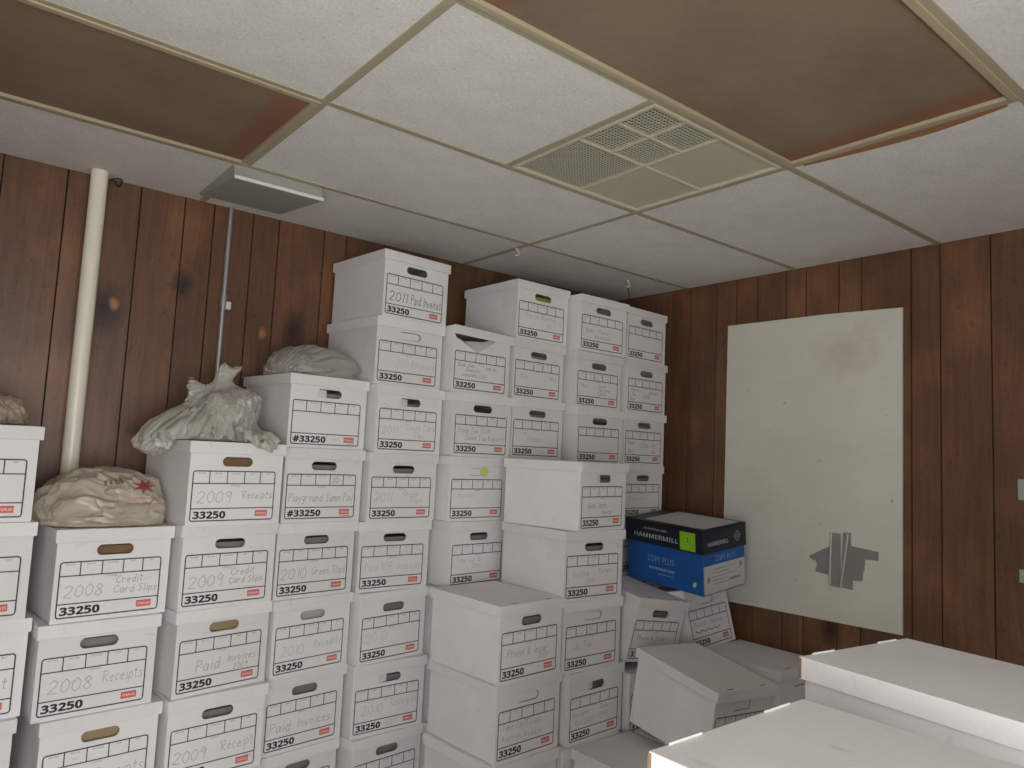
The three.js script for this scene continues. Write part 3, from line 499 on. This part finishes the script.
// ------------------------------------------------------------------ paper carton with printed faces
{
  const g = group('paper_carton'); tag(g, 'blue and navy copy paper carton with green sticker on leaning boxes', 'carton');
  g.position.set(0.77, 1.04, 0.277); g.rotation.order = 'YXZ'; g.rotation.set(7 * DEG, -92.1 * DEG, -2.2 * DEG);
  const w = 0.43, d = 0.28, h = 0.275, lh = 0.1;
  const blue = std({ color: 0x1a57a0, roughness: 0.45 }), navy = std({ color: 0x1c212e, roughness: 0.45 });
  mesh('carton_body', rbox(w, h - 0.006, d, 0.003, 0, (h - 0.006) / 2, 0), blue, g);
  mesh('carton_lid', merge([rbox(w + 0.012, 0.006, d + 0.012, 0.002, 0, h - 0.003, 0), rbox(w + 0.012, lh, 0.005, 0.002, 0, h - lh / 2, d / 2 + 0.0035), rbox(w + 0.012, lh, 0.005, 0.002, 0, h - lh / 2, -d / 2 - 0.0035), rbox(0.005, lh, d + 0.008, 0.002, w / 2 + 0.0035, h - lh / 2, 0), rbox(0.005, lh, d + 0.008, 0.002, -w / 2 - 0.0035, h - lh / 2, 0)]), navy, g);
  const face = (name, W, H, px, draw, rough = 0.5) => { const [c, x] = canvas(Math.round(W * px), Math.round(H * px)); draw(x, c.width, c.height); return mesh(name, new THREE.BoxGeometry(W, H, 0.0012), std({ map: tex(c), roughness: rough }), g); };
  // print on the long lid side
  let f = face('lid_print', 0.42, 0.09, 1400, (x, W, H) => { x.fillStyle = '#1c212e'; x.fillRect(0, 0, W, H); x.fillStyle = '#c9cdd2'; x.font = '18px sans-serif'; x.fillText('INTERNATIONAL PAPER', W * 0.24, H * 0.34); x.save(); x.translate(W * 0.1, H * 0.76); x.scale(1.5, 1); x.font = '38px sans-serif'; x.fillText('HAMMERMILL', 0, 0); x.restore(); }); f.position.set(0, h - lh / 2, d / 2 + 0.0066);
  f = face('green_sticker', 0.082, 0.078, 800, (x, W, H) => { x.fillStyle = '#86c21c'; x.fillRect(0, 0, W, H); x.fillStyle = 'rgba(40,80,10,0.75)'; x.font = 'bold 24px sans-serif'; x.textAlign = 'center'; x.fillText('1', W / 2, H * 0.56); }, 0.6); f.position.set(0.142, h - lh / 2 - 0.004, d / 2 + 0.0079);
  f = face('body_print', 0.425, 0.15, 1200, (x, W, H) => { x.fillStyle = '#1a57a0'; x.fillRect(0, 0, W, H); x.fillStyle = '#7fa9d8'; x.font = '46px sans-serif'; x.fillText('COPY PLUS', W * 0.28, H * 0.4, W * 0.36); x.fillStyle = '#a9c4e4'; x.font = 'bold 20px sans-serif'; x.fillText('MULTIPURPOSE PAPER', W * 0.3, H * 0.62, W * 0.34); x.fillRect(W * 0.42, H * 0.72, W * 0.2, 3); x.fillStyle = '#c8c3a8'; x.beginPath(); x.ellipse(W * 0.9, H * 0.78, 10, 16, 0.5, 0, 7); x.fill(); }); f.position.set(0, 0.083, d / 2 + 0.0006);
  f = face('lid_print', 0.275, 0.09, 1400, (x, W, H) => { x.fillStyle = '#1c212e'; x.fillRect(0, 0, W, H); x.fillStyle = '#aeb4bb'; x.font = 'bold 34px sans-serif'; x.fillText('HAMMERMILL', W * 0.08, H * 0.72, W * 0.5); x.strokeStyle = '#9aa0a6'; x.lineWidth = 5; x.translate(W * 0.8, H * 0.5); x.rotate(Math.PI / 4); x.strokeRect(-22, -22, 44, 44); x.strokeRect(-9, -9, 18, 18); }); f.rotation.y = Math.PI / 2; f.position.set(w / 2 + 0.0066, h - lh / 2, 0);
  f = face('end_label', 0.275, 0.155, 1200, (x, W, H) => {
    x.fillStyle = '#1a57a0'; x.fillRect(0, 0, W, H); x.fillStyle = '#86aede'; x.font = '36px sans-serif'; x.fillText('COPY PLUS', W * 0.28, H * 0.17, W * 0.5);
    x.fillStyle = '#c3c4c4'; x.fillRect(2, H * 0.24, W - 4, H * 0.76); x.fillStyle = '#8f9294'; for (let i = 0; i < 5; i++) x.fillRect(W * 0.2, H * (0.36 + i * 0.1), W * [0.5, 0.42, 0.56, 0.34, 0.46][i], 4);
    x.beginPath(); x.arc(W * 0.11, H * 0.62, 15, 0, 7); x.fill(); x.beginPath(); x.arc(W * 0.9, H * 0.4, 14, 0, 7); x.fill(); x.fillRect(W * 0.62, H * 0.7, W * 0.26, 14); }); f.rotation.y = Math.PI / 2; f.position.set(w / 2 + 0.0006, 0.083, 0);
  const top = mesh('top_sheet', rbox(0.33, 0.001, 0.235, 0.0004, 0.035, h + 0.0006, -0.005), std({ color: 0xb9b9b9, roughness: 0.8 }), g); top.rotation.y = 0;
}

// ------------------------------------------------------------------ plastic bags: a smooth-joined distance field, meshed on a grid
function surfaceNet(lo, hi, cellSize, f) {
  const n = [0, 1, 2].map((i) => Math.ceil((hi[i] - lo[i]) / cellSize) + 1), id = (i, j, k) => (k * n[1] + j) * n[0] + i;
  const val = new Float32Array(n[0] * n[1] * n[2]);
  for (let k = 0; k < n[2]; k++) for (let j = 0; j < n[1]; j++) for (let i = 0; i < n[0]; i++) val[id(i, j, k)] = f(lo[0] + i * cellSize, lo[1] + j * cellSize, lo[2] + k * cellSize);
  const vert = new Int32Array(val.length).fill(-1), pos = [], tri = [];
  for (let k = 0; k + 1 < n[2]; k++) for (let j = 0; j + 1 < n[1]; j++) for (let i = 0; i + 1 < n[0]; i++) {
    let c = 0, sx = 0, sy = 0, sz = 0; const v = [];
    for (let q = 0; q < 8; q++) v.push(val[id(i + (q & 1), j + ((q >> 1) & 1), k + (q >> 2))]);
    for (let a = 0; a < 8; a++) for (const b of [a | 1, a | 2, a | 4]) if (b !== a && (v[a] < 0) !== (v[b] < 0)) { const t = v[a] / (v[a] - v[b]); sx += (a & 1) + t * ((b & 1) - (a & 1)); sy += ((a >> 1) & 1) + t * (((b >> 1) & 1) - ((a >> 1) & 1)); sz += (a >> 2) + t * ((b >> 2) - (a >> 2)); c++; }
    if (c) { vert[id(i, j, k)] = pos.length / 3; pos.push(lo[0] + (i + sx / c) * cellSize, lo[1] + (j + sy / c) * cellSize, lo[2] + (k + sz / c) * cellSize); }
  }
  const quad = (a, b, c, d, flip) => { if (a < 0 || b < 0 || c < 0 || d < 0) return; flip ? tri.push(a, c, b, a, d, c) : tri.push(a, b, c, a, c, d); };
  for (let k = 1; k + 1 < n[2]; k++) for (let j = 1; j + 1 < n[1]; j++) for (let i = 1; i + 1 < n[0]; i++) {
    const s = val[id(i, j, k)] < 0;
    if (s !== val[id(i + 1, j, k)] < 0) quad(vert[id(i, j - 1, k - 1)], vert[id(i, j, k - 1)], vert[id(i, j, k)], vert[id(i, j - 1, k)], !s);
    if (s !== val[id(i, j + 1, k)] < 0) quad(vert[id(i - 1, j, k - 1)], vert[id(i - 1, j, k)], vert[id(i, j, k)], vert[id(i, j, k - 1)], !s);
    if (s !== val[id(i, j, k + 1)] < 0) quad(vert[id(i - 1, j - 1, k)], vert[id(i, j - 1, k)], vert[id(i, j, k)], vert[id(i - 1, j, k)], !s);
  }
  const g = new THREE.BufferGeometry(); g.setAttribute('position', new THREE.Float32BufferAttribute(pos, 3)); g.setIndex(tri); g.computeVertexNormals();
  const uv = new Float32Array(pos.length / 3 * 2); for (let i = 0; i < pos.length / 3; i++) { uv[2 * i] = (pos[3 * i] - lo[0]) / (hi[0] - lo[0]); uv[2 * i + 1] = (pos[3 * i + 1] - lo[1]) / (hi[1] - lo[1]); }
  g.setAttribute('uv', new THREE.BufferAttribute(uv, 2)); return g;
}
const smin = (a, b, k) => { const h = Math.max(0, Math.min(1, 0.5 + (0.5 * (b - a)) / k)); return b + (a - b) * h - k * h * (1 - h); };
const ell = (x, y, z, c, r, rot = 0) => { let dx = x - c[0], dy = y - c[1]; const dz = z - c[2]; if (rot) { const q = dx * Math.cos(rot) + dy * Math.sin(rot); dy = -dx * Math.sin(rot) + dy * Math.cos(rot); dx = q; } const k = Math.hypot(dx / r[0], dy / r[1], dz / r[2]); return (k - 1) * Math.min(r[0], r[1], r[2]) * 0.9; };
// creases: ridged noise stretched along the fold direction
// folds: ridges that run towards the gathered point (kx, ky, kz), crossed by broad soft dents
const folds = (x, y, z, kx, ky, kz, n, amp) => {
  const dx = x - kx, dy = y - ky, dz = z - kz, r = Math.hypot(dx, dy, dz) + 1e-4, w = noise.noise(x * 9, y * 9, z * 9) * 0.5;
  const a = dx / r, b = dy / r, c = dz / r;
  const r1 = 1 - Math.abs(noise.noise(a * n + 5, b * n + w, c * n + r * 4)) * 2.4, r2 = 1 - Math.abs(noise.noise(a * n * 2.1 - 3, b * n * 2.1 + w * 2, c * n * 2.1 + r * 9)) * 2.4;
  const soft = noise.noise(x * 15, y * 15, z * 15 + 4);
  return -amp * Math.min(1, r * 9) * (r1 * 0.6 + r2 * 0.32 + soft * 0.9);
};
function bag(name, label, at, lo, hi, cs, f, mat) {
  const g = surfaceNet(lo, hi, cs, f), b = mesh(name, g, mat); tag(b, label, 'bag', 'plastic bags lying on the boxes'); b.position.set(...at); return b;
}
const film = (o) => new THREE.MeshPhysicalMaterial({ roughness: 0.34, transmission: 0.38, thickness: 0, side: THREE.DoubleSide, ...o });
{ // tan carrier bag with red print
  const [c, x] = canvas(512, 256); x.fillStyle = '#d8cfbe'; x.fillRect(0, 0, 512, 256);
  for (let i = 0; i < 60; i++) { x.fillStyle = `rgba(${rnd() < 0.5 ? '150,130,100' : '200,190,165'},0.16)`; x.beginPath(); x.ellipse(rr(0, 512), rr(0, 256), rr(10, 70), rr(4, 14), rr(-0.4, 0.2), 0, 7); x.fill(); }
  x.fillStyle = 'rgba(178,52,56,0.85)'; x.beginPath(); for (let i = 0; i < 14; i++) { const a = i / 14 * 6.283, q = i % 2 ? 15 : 42; x.lineTo(345 + q * Math.cos(a) * 1.3, 112 + q * Math.sin(a) * 0.62); } x.fill(); x.fillStyle = 'rgba(205,140,130,0.5)'; x.fillRect(300, 146, 120, 7); x.fillRect(280, 164, 170, 6); x.fillStyle = 'rgba(178,52,56,0.8)'; x.fillRect(430, 196, 52, 9); x.fillStyle = 'rgba(80,70,62,0.55)'; for (let i = 0; i < 4; i++) x.fillRect(215 + i * 16, 96 - i * 3, 9, 16);
  bag('plastic_bag', 'tan translucent plastic bag with red print on lowest left stack', [-1.5, 1.298, -0.2], [-0.21, -0.012, -0.2], [0.22, 0.22, 0.24], 0.0045, (X, Y, Z) => {
    let d = smin(ell(X, Y, Z, [-0.03, 0.05, 0.0], [0.155, 0.105, 0.155]), ell(X, Y, Z, [0.06, 0.035, 0.02], [0.125, 0.105, 0.15]), 0.05);
    d = smin(d, ell(X, Y, Z, [-0.06, 0.02, 0.06], [0.1, 0.06, 0.11]), 0.04);
    d += folds(X, Y, Z, 0.2, 0.0, 0.1, 7, 0.012); return Math.max(d, 0.002 - Y, X - 0.14);
  }, film({ map: tex(c) }));
}
{ // grey knotted bag, hanging over the lid edges
  bag('plastic_bag', 'grey crumpled plastic bag with knotted top hanging over a box edge', [-1.19, 1.563, -0.19], [-0.3, -0.06, -0.2], [0.24, 0.3, 0.24], 0.0045, (X, Y, Z) => {
    let d = smin(ell(X, Y, Z, [-0.045, 0.07, -0.01], [0.17, 0.058, 0.12], 0.5), ell(X, Y, Z, [0.03, 0.085, 0.0], [0.085, 0.085, 0.11], 0.3), 0.05);
    d = smin(d, ell(X, Y, Z, [-0.135, 0.026, 0.02], [0.07, 0.04, 0.1], 0.35), 0.05);
    d = smin(d, ell(X, Y, Z, [0.012, 0.185, -0.02], [0.024, 0.07, 0.02], -0.15), 0.045);
    d = smin(d, ell(X, Y, Z, [0.04, 0.232, -0.02], [0.034, 0.012, 0.01], 0.75), 0.012);
    d = smin(d, ell(X, Y, Z, [-0.06, 0.15, -0.02], [0.016, 0.03, 0.012], 0.3), 0.03);
    d = smin(d, ell(X, Y, Z, [0.09, 0.014, 0.06], [0.085, 0.022, 0.1], -0.05), 0.03);
    d = smin(d, ell(X, Y, Z, [0.09, 0.0, 0.203], [0.04, 0.011, 0.009], -0.6), 0.012);
    d += folds(X, Y, Z, 0.012, 0.2, -0.02, 7, 0.0125);
    if (X > -0.162 && Z < 0.198) d = Math.max(d, 0.002 - Y);
    return Math.max(d, X - 0.182);
  }, film({ color: 0xd2cfc6 }));
}
bag('plastic_bag', 'low heap of thin clear plastic wrap on the middle left stack', [-0.83, 1.814, -0.26], [-0.22, -0.01, -0.2], [0.22, 0.16, 0.22], 0.0045, (X, Y, Z) => {
  let d = smin(ell(X, Y, Z, [-0.03, 0.02, 0.0], [0.13, 0.098, 0.13]), ell(X, Y, Z, [0.06, 0.015, 0.05], [0.11, 0.085, 0.1]), 0.05);
  d = smin(d, ell(X, Y, Z, [-0.08, 0.02, 0.02], [0.075, 0.05, 0.1]), 0.04);
  d += folds(X, Y, Z, -0.2, 0.0, 0.1, 7, 0.012); return Math.max(d, 0.002 - Y, X - 0.142);
}, film({ color: 0xd8d6ce, transmission: 0.6 }));
bag('plastic_bag', 'brownish clear plastic wrap on the stack at left picture edge', [-1.9, 1.582, -0.2], [-0.2, -0.01, -0.2], [0.2, 0.14, 0.22], 0.005, (X, Y, Z) => {
  let d = ell(X, Y, Z, [0, 0.015, 0.0], [0.16, 0.085, 0.15]); d += folds(X, Y, Z, 0.2, 0.0, 0.1, 7, 0.012); return Math.max(d, 0.002 - Y);
}, film({ color: 0xd0c0ac, transmission: 0.45 }));

renderer.render(scene, camera);
